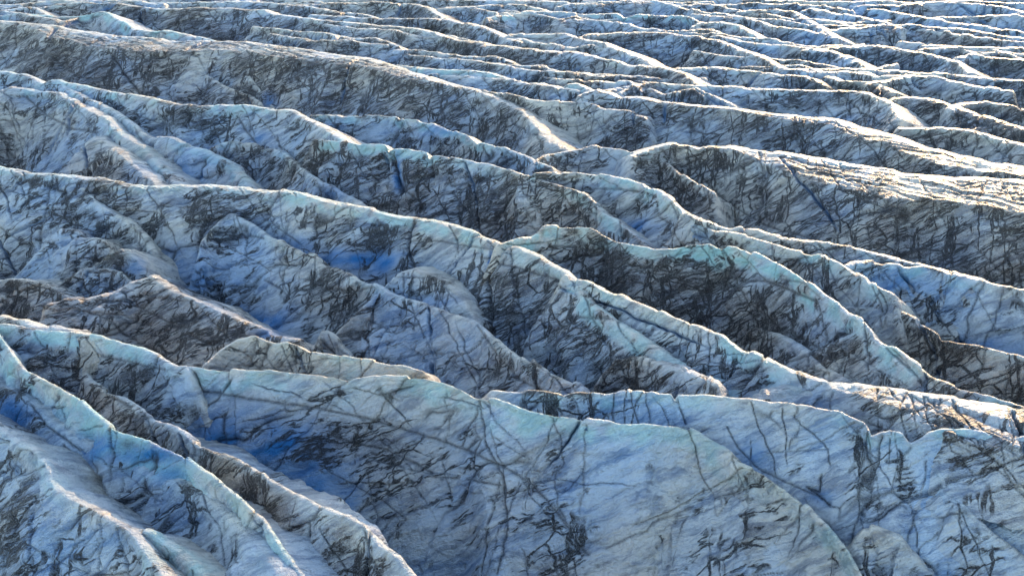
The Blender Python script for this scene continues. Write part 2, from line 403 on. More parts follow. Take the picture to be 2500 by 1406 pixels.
# ------------------------------------------------------------------ traced fractures, stains, blue ice (photograph pixels, laid onto the named ridge's face)
CRACKS.update({
 'R6': [(5,.8,.35,[(1165,975),(1180,1050),(1205,1110),(1225,1160),(1230,1215),(1240,1290),(1215,1400)]),
        (7,.75,.35,[(470,955),(560,965),(700,985),(820,1008),(900,1025),(1010,1058),(1110,1090),(1180,1115),(1240,1145),(1300,1185),(1360,1250),(1420,1340),(1440,1355)]),
        (4,.7,.25,[(1345,1015),(1365,1090),(1375,1130),(1350,1160),(1360,1230),(1400,1310)]),
        (5,.75,.2,[(1480,1340),(1560,1300),(1640,1260),(1720,1225),(1790,1205),(1860,1175)]),
        (4,.75,.2,[(800,1150),(900,1205),(930,1220),(990,1265),(945,1320)]),
        (6,.8,.3,[(800,1060),(870,1085),(940,1100),(1000,1130),(1060,1165),(1150,1170),(1220,1185)]),
        (5,.8,.3,[(470,910),(480,960),(450,1010),(425,1035)]),
        (9,.9,.2,[(548,1010),(550,1080)]),
        (4,.6,.2,[(1430,1035),(1425,1160),(1415,1250)]),
        (4,.7,.2,[(1870,1350),(1900,1310),(1955,1250)]),
        (5,.8,.3,[(1610,1340),(1690,1380),(1750,1410)]),
        (4,.7,.2,[(900,1130),(905,1210),(920,1260),(915,1330)]),],
 'R10':[(4,.8,.45,[(1645,965),(1662,1000),(1672,1032)]),
        (5,.8,.4,[(2118,1060),(2112,1120),(2100,1180),(2098,1250),(2075,1345)]),
        (3,.8,.3,[(1945,990),(1941,1020),(1955,1036),(1990,1060),(2020,1095),(2020,1130)]),
        (3,.7,.2,[(1950,1040),(1930,1095)]),(3,.6,.2,[(1875,1105),(1950,1098),(2020,1095)]),
        (6,.95,.5,[(2005,1158),(1995,1195),(1970,1185),(2020,1228)]),
        (4,.75,.3,[(1775,1040),(1800,1090),(1850,1140),(1920,1175),(1990,1205)])],
 'R12':[(5,.85,.6,[(2150,1062),(2135,1120),(2115,1200),(2105,1255)]),
        (4,.7,.2,[(2222,1090),(2195,1150),(2175,1200)]),
        (5,.8,.2,[(2262,1125),(2245,1200),(2230,1260),(2215,1330)]),
        (4,.7,.3,[(2340,1110),(2370,1170),(2420,1250),(2470,1290)]),
        (3,.6,.15,[(2225,1270),(2300,1255),(2350,1245)]),
        (4,.6,.2,[(2470,1075),(2500,1110)])],
 'R11':[(3,.9,.15,[(2142,950),(2140,1000),(2138,1050)]),(3,.85,.15,[(2225,962),(2232,1020),(2240,1070)]),(3,.8,.12,[(2035,955),(2025,1000)]),(3,.7,.12,[(2475,995),(2478,1060)])],
 'R3': [(5,.8,.3,[(640,1275),(625,1310),(608,1340),(605,1390)]),(4,.7,.2,[(535,1250),(550,1295),(572,1350)]),(4,.6,.25,[(282,1048),(275,1095)])],
 'R4': [(5,.8,.4,[(70,970),(100,1030),(170,1080),(235,1140),(300,1230),(360,1300)]),(6,.8,.4,[(150,1085),(220,1160),(330,1270)]),(4,.6,.2,[(236,1085),(230,1130)])],
 'R1': [(4,.8,.2,[(0,1170),(60,1150),(130,1128)]),(4,.7,.2,[(0,1320),(60,1320),(130,1370),(200,1400)]),(4,.7,.15,[(130,1185),(100,1240),(30,1310)])],
 'R2': [(6,.9,.4,[(328,1302),(345,1335),(375,1370),(395,1404)])],
 'R8': [(5,.8,.3,[(885,1282),(895,1338),(920,1403)]),(5,.8,.3,[(785,1235),(752,1270),(742,1330)]),(4,.7,.2,[(360,1010),(340,1045)]),(5,.8,.3,[(222,915),(260,960),(320,995)])],
 'R9': [(6,.8,.3,[(655,838),(630,900)]),(6,.7,.3,[(625,822),(605,895)])],
 'R20':[(5,1.,.9,[(1012,540),(1003,575),(995,605),(1003,650)]),(6,1.,1.,[(1203,600),(1200,650),(1195,720),(1195,805)]),
        (5,.8,.3,[(1205,645),(1270,655),(1340,675),(1385,690)]),(6,.85,.3,[(1150,760),(1250,762),(1330,755),(1420,775),(1490,775)]),
        (4,.75,.2,[(1010,590),(1080,590),(1150,600),(1200,605)]),(5,.8,.3,[(1285,760),(1290,800),(1300,830),(1300,875)]),
        (5,.85,.3,[(120,450),(115,520),(95,600)]),(4,.8,.2,[(0,555),(50,590),(80,600)]),(6,.85,.3,[(225,480),(300,530),(345,570),(370,610)]),
        (5,.8,.3,[(535,500),(520,545),(500,570)]),(4,.7,.2,[(640,500),(670,550),(740,600)]),(4,.7,.2,[(855,505),(850,560)]),(5,.8,.3,[(1455,800),(1440,770),(1430,720)])],
 'C8': [(5,.8,.2,[(440,590),(520,570),(600,570),(640,580)]),(4,.7,.2,[(690,600),(680,660),(695,715)]),(5,.75,.3,[(640,680),(680,700),(705,740)]),
        (5,.8,.2,[(800,760),(870,770),(920,790),(960,810),(1020,790)]),(6,.7,.3,[(1146,752),(1182,825),(1217,876),(1252,916),(1330,955)]),(4,.7,.2,[(850,680),(830,740),(805,800)]),
        (5,.7,.15,[(870,880),(960,870),(1050,855),(1110,860)])],
 'C4': [(6,.85,.3,[(150,740),(240,770),(330,830),(420,880)]),(5,.9,.3,[(470,820),(520,845),(590,820),(650,812)]),(5,.8,.3,[(300,730),(400,780),(440,800)]),(5,.8,.3,[(270,720),(245,780),(240,820)])],
 'R24':[(8,.85,.35,[(1340,602),(1390,603),(1440,610),(1490,628),(1540,645),(1600,655),(1650,665),(1720,660)]),(6,.85,.3,[(1820,690),(1870,685),(1940,715),(1990,735)]),
        (5,.8,.3,[(1765,605),(1785,660),(1800,690),(1830,740),(1840,800)]),(4,.7,.2,[(1900,680),(1960,690),(2000,725)]),(5,.8,.2,[(1995,740),(2010,820),(2000,860)]),(5,.8,.3,[(1838,745),(1900,800),(1970,830),(2040,880)])],
 'R26':[(5,.9,.4,[(2300,832),(2305,880),(2300,940)]),(5,.7,.2,[(2210,800),(2180,860),(2150,890)]),(5,.7,.2,[(2405,850),(2400,900),(2370,940)])],
 'R27':[(4,.85,.2,[(2300,665),(2290,740),(2300,830)]),(5,.85,.2,[(2405,690),(2370,760),(2350,840)]),(5,.85,.2,[(2450,705),(2430,780),(2390,850)]),(4,.7,.2,[(2180,700),(2280,750),(2380,745)])],
 'R29':[(4,.8,.2,[(1410,425),(1400,470)]),(5,.7,.2,[(1370,480),(1450,460),(1550,460)]),(5,.8,.3,[(1610,530),(1660,560),(1720,580)])],
 'R31':[(8,1.,1.4,[(953,365),(962,400),(972,440),(985,468)]),(6,.9,.6,[(1045,375),(1050,400),(1055,430)]),(5,.85,.4,[(985,465),(1010,480),(1030,500),(1030,520)]),
        (6,.85,.3,[(1100,450),(1170,440),(1240,420)]),(4,.8,.3,[(1376,460),(1365,510),(1350,560)]),(5,.85,.3,[(1260,440),(1250,500),(1245,540)]),(5,.8,.3,[(1170,545),(1270,525),(1360,520),(1450,520)]),(5,.85,.4,[(1105,470),(1150,530),(1180,575)])],
 'R32':[(6,.9,.5,[(980,300),(960,340),(950,360)]),(4,.7,.2,[(880,285),(860,320)])],
 'R33':[(5,.8,.3,[(575,280),(600,320),(625,350)]),(4,.7,.3,[(300,270),(400,300),(480,310)]),(4,.7,.2,[(620,262),(605,320)])],
 'R36':[(5,.85,.3,[(60,235),(110,280),(170,310),(240,325)]),(6,.85,.3,[(0,300),(20,360),(45,415)]),(4,.7,.2,[(130,300),(100,370)]),(4,.7,.2,[(230,325),(200,400)])],
 'R40':[(5,1.,.7,[(270,130),(300,175),(325,205),(340,232)]),(4,.8,.3,[(255,110),(240,160)]),(5,.85,.3,[(165,80),(140,120),(60,150)]),(5,.8,.3,[(100,120),(180,180),(270,200)]),(5,.8,.3,[(910,180),(890,215),(880,270)]),(4,.8,.2,[(890,75),(880,90)])],
 'R43':[(6,.9,.3,[(1857,420),(1855,540)]),(5,.9,.3,[(2080,470),(2130,500),(2180,520)]),(5,.8,.3,[(1700,420),(1780,500),(1870,550),(2000,590)]),(6,.85,.3,[(2230,540),(2225,630)]),(5,.8,.3,[(2380,600),(2440,660),(2500,690)]),(5,.8,.3,[(2120,560),(2125,620)]),(6,.9,.3,[(1855,370),(1857,450),(1855,540)]),(5,.85,.3,[(2050,400),(2070,440)])],
 'R5': [(6,.8,.2,[(200,860),(300,880),(400,900)]),(5,.8,.3,[(100,905),(115,880),(160,855)])],
 'R37':[(4,.6,.3,[(330,310),(338,340)])],
})
STAINS.update({
 'R6': [(620,1080,200,110,.45),(800,1090,240,60,.35),(1100,1230,120,110,.3),(1850,1300,160,90,.3),(960,1220,120,90,.5),(520,960,60,60,.5),(880,1070,220,45,.55),(560,1060,60,60,.4),(700,1180,120,80,.2),(2000,1330,90,70,.5),(1840,1170,50,60,.5),(1330,1330,60,70,.4),(1800,1290,120,70,.35),(1600,1120,160,100,-.45),(1000,970,180,40,-.5),(1300,1100,70,100,-.35),(1190,960,40,40,.2)],
 'R12':[(2200,1140,30,50,.4),(2240,1220,50,60,.45),(2420,1160,80,60,.2)],
 'R10':[(1800,1050,120,50,-.4),(2080,1060,40,40,.3)],
 'R20':[(200,470,80,60,.3),(370,620,60,60,.5),(1300,700,120,60,.3),(1290,800,120,70,.35),(1080,610,110,50,-.3),(1240,640,60,40,-.4),(900,590,60,40,.2)],
 'R24':[(1500,700,160,60,.4),(1880,790,140,80,.3),(1700,720,90,60,.35)],
 'C8': [(820,740,60,70,.3),(980,860,150,50,-.25),(560,545,50,22,-.4),(600,680,110,40,-.3)],
 'R3': [(520,1290,90,60,-.2),(290,1060,140,40,-.4)],
 'R8': [(600,1130,80,40,.3),(700,1230,60,50,.2)],
 'R5': [(230,900,100,60,.3),(330,860,90,25,-.4)],
 'R40':[(220,190,90,50,.35),(350,180,90,40,.3)],
 'R43':[(2100,540,160,60,.35)],
})
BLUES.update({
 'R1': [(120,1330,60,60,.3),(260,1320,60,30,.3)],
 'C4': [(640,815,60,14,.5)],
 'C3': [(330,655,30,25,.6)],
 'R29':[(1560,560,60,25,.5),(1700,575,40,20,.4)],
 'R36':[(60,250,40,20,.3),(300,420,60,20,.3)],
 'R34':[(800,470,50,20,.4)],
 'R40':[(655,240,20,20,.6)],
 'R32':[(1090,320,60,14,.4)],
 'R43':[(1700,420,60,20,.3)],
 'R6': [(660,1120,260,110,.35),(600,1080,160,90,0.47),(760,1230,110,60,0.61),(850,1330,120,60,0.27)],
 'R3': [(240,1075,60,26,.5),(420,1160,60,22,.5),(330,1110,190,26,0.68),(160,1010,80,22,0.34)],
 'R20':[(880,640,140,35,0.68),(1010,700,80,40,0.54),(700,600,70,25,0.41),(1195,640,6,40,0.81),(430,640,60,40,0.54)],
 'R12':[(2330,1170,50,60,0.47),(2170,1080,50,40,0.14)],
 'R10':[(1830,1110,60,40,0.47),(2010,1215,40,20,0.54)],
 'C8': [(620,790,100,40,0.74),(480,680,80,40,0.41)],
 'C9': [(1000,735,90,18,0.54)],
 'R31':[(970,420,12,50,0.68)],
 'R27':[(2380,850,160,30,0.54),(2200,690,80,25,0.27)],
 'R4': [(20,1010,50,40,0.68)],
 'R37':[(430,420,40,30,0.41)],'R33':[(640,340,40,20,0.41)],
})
for t_ in (CRACKS, STAINS, BLUES):
    t_['R10'] = t_.get('R10', []) + t_.get('R12', [])
# ------------------------------------------------------------------ the ridges, nearest first
ridge('R1','dirty grey ice ridge in the bottom left corner with a thin gold rim',[-60,1010,0,1046,40,1071,75,1089,105,1117,123,1152,128,1182,170,1222,220,1243,276,1272,322,1300,345,1335,385,1385,410,1420],z=(-2,),dirt=0.38,rc=.5,cap=1.2,capc=.35,f1=60,f2=52,brown=0.2)
ridge('R2','smooth turquoise ice block at the lower end of the corner ridge',[318,1290,335,1292,365,1300,405,1322,440,1345,470,1372,490,1395,505,1415],z=(-2.2,-2.6),dirt=-.4,rc=.5,cap=4,capc=1.,f1=58,f2=50,lf=12,name='ice_block',category='ice block',am=0)
ridge('R4','blue grey ice bench below the undercut turquoise wall at lower left',[-60,905,0,940,90,985,136,1021,236,1083,276,1101,377,1143,440,1170,477,1191,540,1232,600,1290,650,1345,700,1410],z=(-2.8,-3,-3,-2.2,-1.4),dirt=.38,rc=1.2,cap=.8,capc=.1,f1=46,f2=44,fb=22,name='ice_bench',category='ice bench',brown=0)
ridge('R3','long curving ridge with bright gold rim above a turquoise slot',[-40,790,0,818,30,866,55,901,85,916,141,946,191,974,221,1001,251,1026,274,1046,291,1051,331,1064,382,1084,437,1107,482,1137,527,1167,567,1202,612,1242,643,1267,658,1297,688,1338,718,1378,745,1412],dirt=-0.05,rc=0.45,cap=3.8,capc=.9,f1=66,f2=58,fb=72,z=(0,0,0,-.5,-1.5),jag=0.5)
ridge('R8','smooth brown rounded ridge between the gold rimmed ridge and the dark blue wall',[211,916,261,956,301,971,351,1006,377,1026,417,1036,452,1056,482,1082,532,1102,577,1122,628,1152,678,1177,728,1202,783,1232,843,1252,885,1282,930,1322,970,1353,1020,1412],z=(-3,-2,-1,0,0),dirt=.55,brown=1,rc=0.5,cap=.8,capc=.1,f1=46,f2=46,fb=68)
ridge('R5','ridge at lower left with pale turquoise crest above black blotched face',[-40,800,20,792,55,800,100,808,166,818,221,818,281,833,326,846,371,861,417,886,437,896,455,898],z=(0,0,0,0,0),dirt=0.5,rc=0.5,cap=1.6,f1=56,f2=46,sm=25,fb=45)
ridge('R7','low brown sunlit lip behind the turquoise crest at the left edge',[-40,772,0,778,45,783,95,800,140,803,171,805,200,815,230,822],dirt=0.5,brown=.9,rc=.8,capc=0,cap=.6,lf=12)
ridge('R6','tallest foreground wall, pale ice above a dark dirty blue foot',[437,893,452,893,502,898,552,903,653,906,743,916,823,919,853,928,885,923,946,919,1011,921,1051,924,1101,941,1161,969,1202,976,1247,989,1287,1004,1342,1011,1453,1026,1543,1034,1623,1041,1654,1039,1700,1054,1751,1089,1801,1122,1851,1147,1886,1172,1926,1202,1977,1242,2027,1293,2072,1348,2110,1415],dirt=0.05,rc=0.3,cap=3.2,capc=0.7,f1=66,f2=58,fb=55,lf=40,z=(0,0,0,0,0,0,0,-.4,-3.2,-5.2,-7.5,-9.5),jag=0.4,brown=0.25)
ridge('R9','clean pale cream ridge just behind the tallest wall',[505,885,540,850,580,828,622,818,648,832,673,840,698,833,723,840,758,858,803,866,900,880,986,893,1026,906],z=(-2,-.5,0,0,-.8),dirt=-0.1,brown=.7,rc=0.3,cap=3.,capc=.35,f1=70,f2=72,lf=7,rough=0.6,jag=0.3)
ridge('R10','long cracked blue grey wall at lower right with turquoise lip and tower',[1215,950,1232,953,1277,956,1327,961,1372,970,1392,961,1453,958,1488,966,1518,959,1553,957,1603,959,1638,961,1648,980,1657,962,1715,961,1766,966,1826,973,1881,984,1941,991,1946,996,1952,991,2001,1001,2052,1011,2092,1021,2112,1030,2121,1046,2126,1068,2152,1057,2177,1051,2202,1057,2220,1080,2248,1068,2273,1046,2323,1049,2403,1059,2469,1074,2540,1064],dirt=0.05,rc=0.35,cap=1.6,capc=0.85,f1=62,f2=52,fb=38,lf=[8,14,20,24,28,30,30,30],brown=0,rough=0.6,dive=0.7,z=(0,0,0,0,0,-.2,.3,.7),sm=55,lb=6,rb=0.25)
ridge('R11','broad sunlit cream shoulder with long black cracks at lower right',[1861,961,1866,951,1921,941,1992,933,2052,933,2102,941,2142,949,2227,961,2328,974,2428,984,2479,996,2540,1008],z=(-1.5,-.2,1.,1.2),dirt=.3,brown=.8,rc=.8,cap=1.,capc=.4,glen=[.5,1,2,6,8,8],ga=6,f1=50,f2=50,fb=30,lf=13,rough=0.6)
ridge('R13','pale blue fin along the left lip of the right hand crevasse',[2262,1118,2268,1122,2293,1157,2323,1212,2363,1247,2413,1297,2464,1333,2500,1360],z=(-2.6,-4.2,-6,-8.5),dirt=.25,rc=.6,cap=.8,capc=.1,f1=52,f2=54,fb=55,lf=20,name='ice_fin',category='ice fin')
ridge('R14','low grey block at the foot of the right hand wall',[2120,1290,2127,1277,2172,1293,2200,1305,2228,1343,2250,1368,2265,1390],z=(-7,-7.3,-9),dirt=.45,rc=.8,cap=.6,capc=.05,f1=50,f2=50,lf=12,name='ice_block',category='ice block',am=0,sm=80)
ridge('C10','small pale triangular block resting in the blue hollow left of centre',[768,845,785,808,798,802,819,816,849,855],z=(-10.5,),dirt=-.3,rc=0.25,cap=1,capc=.2,f1=55,f2=50,lf=8,name='ice_block',category='ice block',sm=30,dive=0.6,am=0)
ridge('C4','dark brown dirt covered ridge sloping down behind the lower left crests',[120,738,213,722,265,714,307,692,341,684,371,671,393,686,427,710,469,729,533,754,597,784,653,803,666,816,725,829],z=(-7,-6.5,-6,-7,-8),dirt=0.5,brown=0.6,rc=.9,cap=.8,capc=.0,f1=50,f2=44,sm=40,lf=26)
ridge('C5','jumbled dirty ice hump at the left edge below the long ridge',[-40,690,0,686,34,680,68,682,107,688,141,710,175,730],z=(-8,),dirt=.7,rc=0.6,cap=.8,capc=.1,f1=50,f2=46,rough=1.0,name='ice_hump',category='ice hump',dive=0.8,fb=25,jag=1.0,sm=80)
ridge('C6','flat lens shaped hump in the jumbled ice at left',[170,680,188,667,213,654,256,656,299,667,316,684,330,700],z=(-8,),dirt=.6,rc=0.6,cap=.8,capc=.1,f1=50,f2=46,lf=9,rough=1.0,name='ice_hump',category='ice hump',dive=0.8,fb=25,jag=1.0,am=0,sm=120)
ridge('C3','rounded hump with blue side at the right of the jumbled ice',[239,641,265,618,294,611,316,622,341,641,358,663,366,680],z=(-7,),dirt=.4,rc=0.6,cap=1,capc=.2,f1=50,f2=46,lf=9,rough=1.0,name='ice_hump',category='ice hump',dive=0.8,fb=25,jag=1.0,am=0,sm=120)
ridge('C2','striped round topped hump above the lens shaped one at left',[150,605,166,594,192,579,230,575,256,584,271,603,273,620],z=(-6,),dirt=.55,rc=0.6,cap=1,capc=.15,f1=50,f2=46,lf=9,rough=1.0,name='ice_hump',category='ice hump',dive=0.8,fb=25,jag=1.0,am=0,sm=120)
ridge('C1','small pale hump highest in the jumbled ice at left',[125,585,132,573,149,560,171,556,192,560,205,575],z=(-5,),dirt=.3,rc=0.6,cap=1,capc=.2,f1=50,f2=46,lf=9,name='ice_hump',category='ice hump',dive=0.8,fb=25,jag=1.0,rough=1.0,am=0,sm=120)
ridge('C7','dirty spur running down the face of the long ridge at left',[205,462,222,479,256,509,299,530,333,552,355,580,370,605],z=(-1.2,-3,-5,-7),dirt=.45,rc=.9,cap=.8,capc=.1,f1=50,f2=46,fb=45,lf=16,name='ice_spur',category='ice spur',dive=0.8,sm=60)
ridge('C9','grey topped block beside the narrow blue slot near the centre',[930,712,941,698,979,663,1013,658,1056,675,1099,697,1133,727,1150,750,1165,778],z=(-6,-4,-5,-7),dirt=.4,brown=.5,rc=1.2,cap=.9,capc=.1,f1=44,f2=40,fb=20,lf=10,name='ice_block',category='ice block',sm=30,dive=0.5,am=0)
ridge('C8','broad pale blue ridge with a peaked left end below the long ridge',[495,580,508,565,533,539,563,523,589,530,619,547,657,577,725,611,768,624,789,646,826,654,855,671,907,693,971,722,1035,744,1111,763,1151,775,1182,800,1217,831,1252,861,1302,891,1362,921,1413,941,1448,959],z=(-4.6,-4.2,-5.2,-6.2,-6,-5),dirt=0.42,rc=0.7,cap=1.2,capc=.15,f1=50,f2=45,fb=48,lf=26)
ridge('B1','black streaked rock like block under the dark wall right of centre',[1452,948,1473,906,1513,876,1545,868,1590,875,1640,888,1700,915,1750,940],z=(-6,-4.5,-3,-1.6,-.6),dirt=.6,brown=.7,rc=.8,cap=.8,capc=.0,f1=54,f2=48,lf=12,name='ice_block',category='ice block',sm=40,am=0)
ridge('R20','longest ridge, sunlit from the left edge down to the centre',[-60,398,0,407,43,413,85,423,171,428,239,437,299,447,367,454,427,453,512,453,597,458,683,464,747,475,811,492,896,509,971,524,1056,535,1120,552,1184,577,1227,594,1269,607,1312,624,1355,650,1376,658,1391,675,1427,714,1440,740,1487,774,1551,812,1632,867,1700,900,1781,933,1830,955],z=(0,0,0,0,0,0,-.3,-1,-2.5,-3.5),dirt=0.5,rc=1.1,cap=1.8,capc=.7,f1=56,f2=50,fb=45,lf=34,glen=[.8,1.4,1.8,1.6,1.3,1.1,.5,0,0,0],ga=3)
ridge('R23','pale ridge with turquoise chips running from centre to the lower right shoulder',[1385,676,1397,680,1427,684,1466,705,1491,716,1525,727,1568,740,1611,759,1634,771,1643,778,1702,797,1762,818,1805,848,1861,871,1921,896,1972,921,2010,932],dirt=.4,brown=.4,rc=.7,cap=1.8,capc=.7,f1=54,f2=46,fb=40)
ridge('R25','pale blade half way down the dark central wall at right',[1840,802,1856,799,1900,810,1928,825,1960,845,2018,900,2060,925],z=(-7,-6,-5,-4),dirt=.5,brown=.8,rc=.6,cap=.8,capc=.05,f1=52,f2=48,fb=45,lf=14,name='ice_fin',category='ice fin')
ridge('R24','dark wall with pale turquoise wavy crest right of centre',[1215,600,1227,594,1269,582,1303,579,1316,565,1325,552,1350,550,1397,555,1440,556,1466,569,1504,592,1521,594,1551,599,1602,609,1643,609,1694,597,1732,594,1758,603,1769,610,1777,601,1796,603,1835,618,1873,631,1907,650,1950,675,1993,701,2010,718,2044,739,2069,763,2103,780,2129,808,2133,820,2155,835,2189,846,2219,872,2253,900,2283,923,2328,941,2368,956,2428,971,2540,1005],dirt=0.5,brown=0.85,rc=.4,cap=2.9,capc=1.,f1=64,f2=50,fb=42,lf=30,jag=0.4)
ridge('R26','warm brown stained ridge with a broken notch at the right edge',[2030,742,2050,745,2108,746,2150,748,2202,769,2244,786,2270,797,2291,812,2300,832,2317,829,2342,833,2394,840,2406,850,2453,857,2540,878],z=(-3,),dirt=.6,brown=1.,rc=.5,cap=1.,capc=.15,f1=56,f2=48,fb=34)
ridge('R27','blue white ridge with curled turquoise crest at the right edge',[2070,648,2086,637,2112,635,2138,637,2155,643,2197,648,2214,654,2249,648,2283,654,2317,667,2368,678,2402,688,2432,699,2540,706],z=(-.1,),dirt=.28,brown=.1,rc=.8,cap=1.6,capc=.8,f1=58,f2=48,fb=34)
ridge('R29','turquoise ridge that steps down from the centre toward the right',[1280,433,1295,428,1355,419,1414,422,1466,426,1517,437,1560,449,1589,464,1611,466,1636,483,1666,513,1692,545,1740,560,1800,572,1835,580,1880,592,1958,614,2010,624,2061,654,2112,680,2138,693,2180,715],dirt=.42,brown=0.65,rc=.7,cap=2.2,capc=.7,f1=58,f2=47,fb=40)
ridge('R30','thin sunlit ridge in front of the great dark slope at right',[1675,522,1690,530,1728,541,1779,556,1839,558,1877,573,1924,579,2010,593,2090,605,2146,618,2206,633,2265,650,2325,669,2385,684],z=(0,0,0,-.4),dirt=.45,brown=.8,rc=.8,cap=.8,capc=.2,f1=50,f2=44,fb=26,lf=14)
ridge('R31','row of square topped blocks split by a deep green crack',[770,342,800,343,830,347,873,353,941,353,950,374,962,365,992,364,1043,373,1047,392,1058,380,1077,381,1124,388,1154,394,1188,398,1239,413,1282,430,1329,443,1376,458,1410,464,1427,475,1457,500,1474,520,1504,539,1534,560,1568,594,1600,618],z=(-.5,0,0,0,0,-1,-3,-4),dirt=0.62,brown=0.65,rc=.5,cap=2.,capc=0.75,f1=62,f2=48,fb=30,lf=28,sm=60,jag=0.5)
ridge('R34','dirt flecked block ridge below the left sunlit ridge',[520,360,542,349,563,348,619,351,640,362,666,364,695,370,708,385,725,402,747,419,781,441,811,454,841,471,879,500],z=(-5,-5,-5,-5.2,-6.5),dirt=.6,brown=.5,rc=.7,cap=1.2,capc=.25,f1=54,f2=47,fb=40,dive=0.8)
ridge('R38','bright sunlit lower rib at the foot of the left upper ridge',[240,335,268,350,294,377,320,394,350,424,380,445,400,456],z=(-4,-5,-6.5,-8),dirt=.3,brown=.6,rc=1.6,cap=.8,capc=.1,f1=46,f2=42,fb=16,lf=14,name='ice_rib',category='ice rib',lb=6)
ridge('R36','sunlit gold rib curving down at left under the double crest',[-60,235,0,223,22,216,47,214,65,216,94,223,126,227,155,234,173,245,184,254,209,265,245,281,270,299,285,318,310,335,340,352,365,378,385,402,410,428,440,452],z=(-1,-1,-1.2,-1.6,-3,-6,-8),dirt=0.35,rc=1.6,cap=1.4,capc=.6,f1=52,f2=44,fb=20,lf=28,brown=0.5,lb=9)
ridge('R37','pale blue ridge falling from the double crest toward the square blocks',[140,203,155,209,180,227,216,241,252,257,288,279,324,301,335,317,360,328,389,338,418,335,439,347,461,358,504,370,529,383,559,398,580,419,606,445,616,458],z=(-.4,-1.5,-3,-4,-6,-9),dirt=.28,rc=1.4,cap=1.5,capc=.4,f1=54,f2=48,fb=42,lf=22)
ridge('R32','dark faced low ridge with turquoise step in the centre of the upper half',[740,290,760,282,800,281,865,281,915,284,969,288,976,297,984,292,1023,297,1066,302,1106,320,1138,331,1160,346,1164,357,1174,349,1207,360,1243,365,1279,378,1304,389,1345,405],z=(-1,),dirt=.45,rc=.5,cap=1.6,capc=.7,f1=60,f2=47,fb=30)
ridge('R33','double crested ridge starting at the left edge with white bulbous top',[-60,174,0,176,36,178,72,185,101,202,108,202,126,194,144,194,158,202,198,205,234,214,281,223,324,232,367,238,396,247,432,254,486,257,540,254,583,254,619,259,666,268,713,270,742,283,774,299,803,313,824,328,846,345],dirt=.4,rc=1.,cap=1.8,capc=.7,f1=54,f2=46,fb=32,lf=28,glen=[.6,.8,.8,.8,1,1.2,1.5],ga=3)
ridge('R44','grey ridge with a small pointed tip just right of centre',[1300,396,1329,377,1389,364,1453,353,1466,360,1525,366,1551,375,1598,385,1632,400,1670,428,1700,445,1740,468],z=(-1,-1,-1.5,-3),dirt=.5,brown=0.7,rc=.5,cap=1.6,capc=.3,f1=56,f2=46,fb=30)
ridge('R43','great dark grey slope at right under a wide sunlit shoulder',[1545,380,1560,375,1602,360,1643,351,1673,351,1702,358,1779,358,1839,366,1899,373,1963,383,2048,398,2133,411,2219,424,2325,432,2540,443],dirt=0.58,brown=0.75,rc=1.5,cap=1.,capc=.4,glen=[0,0,2,9,12,13,14,15],fb=22,lf=44,rough=1.0,ga=4)
ridge('R41','dark spur tucked between the bright arc and the sunlit ridge above',[1180,220,1196,222,1250,232,1329,245,1383,245,1430,248,1477,263,1527,272,1570,284],z=(-.5,0,-.5,-1.5),dirt=.62,brown=0.7,rc=.9,cap=.8,capc=.1,f1=52,f2=44,fb=26)
ridge('R42','long sunlit ridge sweeping to the right edge over a dark face',[1415,236,1426,230,1459,221,1491,225,1513,238,1556,239,1592,245,1646,252,1708,256,1780,265,1834,272,1888,281,1960,288,2032,293,2086,306,2140,320,2194,335,2248,356,2320,378,2428,398,2540,416],dirt=0.62,brown=0.75,rc=1.8,cap=1.,capc=.1,glen=[0,0,1,2,4,5,6,6],f1=52,f2=45,fb=18,lf=34,rough=0.7)
ridge('R46','sharp edged spur on the dark slope at upper left',[430,175,470,166,497,166,504,184,540,205,576,220,612,234,634,250],z=(-5.2,-5.4,-7,-9),dirt=.5,brown=.5,rc=.5,cap=.8,capc=.05,f1=50,f2=46,fb=50,lf=16,name='ice_spur',category='ice spur')
ridge('R47','blue shaded spur beside the sharp edged one at upper left',[575,146,587,158,612,194,641,230,668,262],z=(-2.6,-5,-8,-10.5),dirt=.4,rc=.7,cap=.8,capc=.05,f1=48,f2=44,fb=48,lf=14,name='ice_spur',category='ice spur')
ridge('R40','sunlit ridge across the upper left ending in a bright golden arc',[-60,46,0,50,43,52,86,59,137,65,180,72,230,79,274,88,306,92,346,94,396,97,454,101,504,99,562,99,612,104,684,113,756,124,810,131,864,139,900,144,933,155,962,162,1002,176,1052,191,1088,202,1142,212,1170,226,1207,236,1243,252,1272,268,1297,295,1318,320,1351,346,1383,365],z=(0,0,0,0,0,0,0,-1.5,-4),dirt=0.52,brown=0.7,rc=1.8,cap=1.,capc=.1,glen=[2,3,10,11,10,9,8,5,1,0,0],f1=50,f2=44,fb=24,lf=44,rough=0.9)
far = 'ice ridges in the upper part of the glacier'
def fr(key, label, pts, **k):
    k = dict(dict(dirt=.5, brown=.45, rc=1.2, cap=1.2, capc=.25, f1=40, f2=34, fb=22, glen=[.3, 1.2, .8, 1.5, .4], ga=3, lf=26, lb=12, parts=False, group=far), **k)
    ridge(key, label, pts, **k)
fr('R56','brown sunlit hump touching the right edge above the wide shoulder',[2195,312,2212,311,2284,311,2356,317,2410,328,2540,366],brown=0.7)
fr('R54','dark brown ridge with thin sunlit rim near the right edge',[2170,246,2183,238,2212,234,2284,245,2338,263,2392,281,2464,302,2540,320],dirt=.8,brown=0.7)
fr('R55','shadowed low hump behind the dark brown rim at the right edge',[2320,266,2338,256,2356,252,2410,250,2464,256,2540,270],dirt=.8,brown=.8)
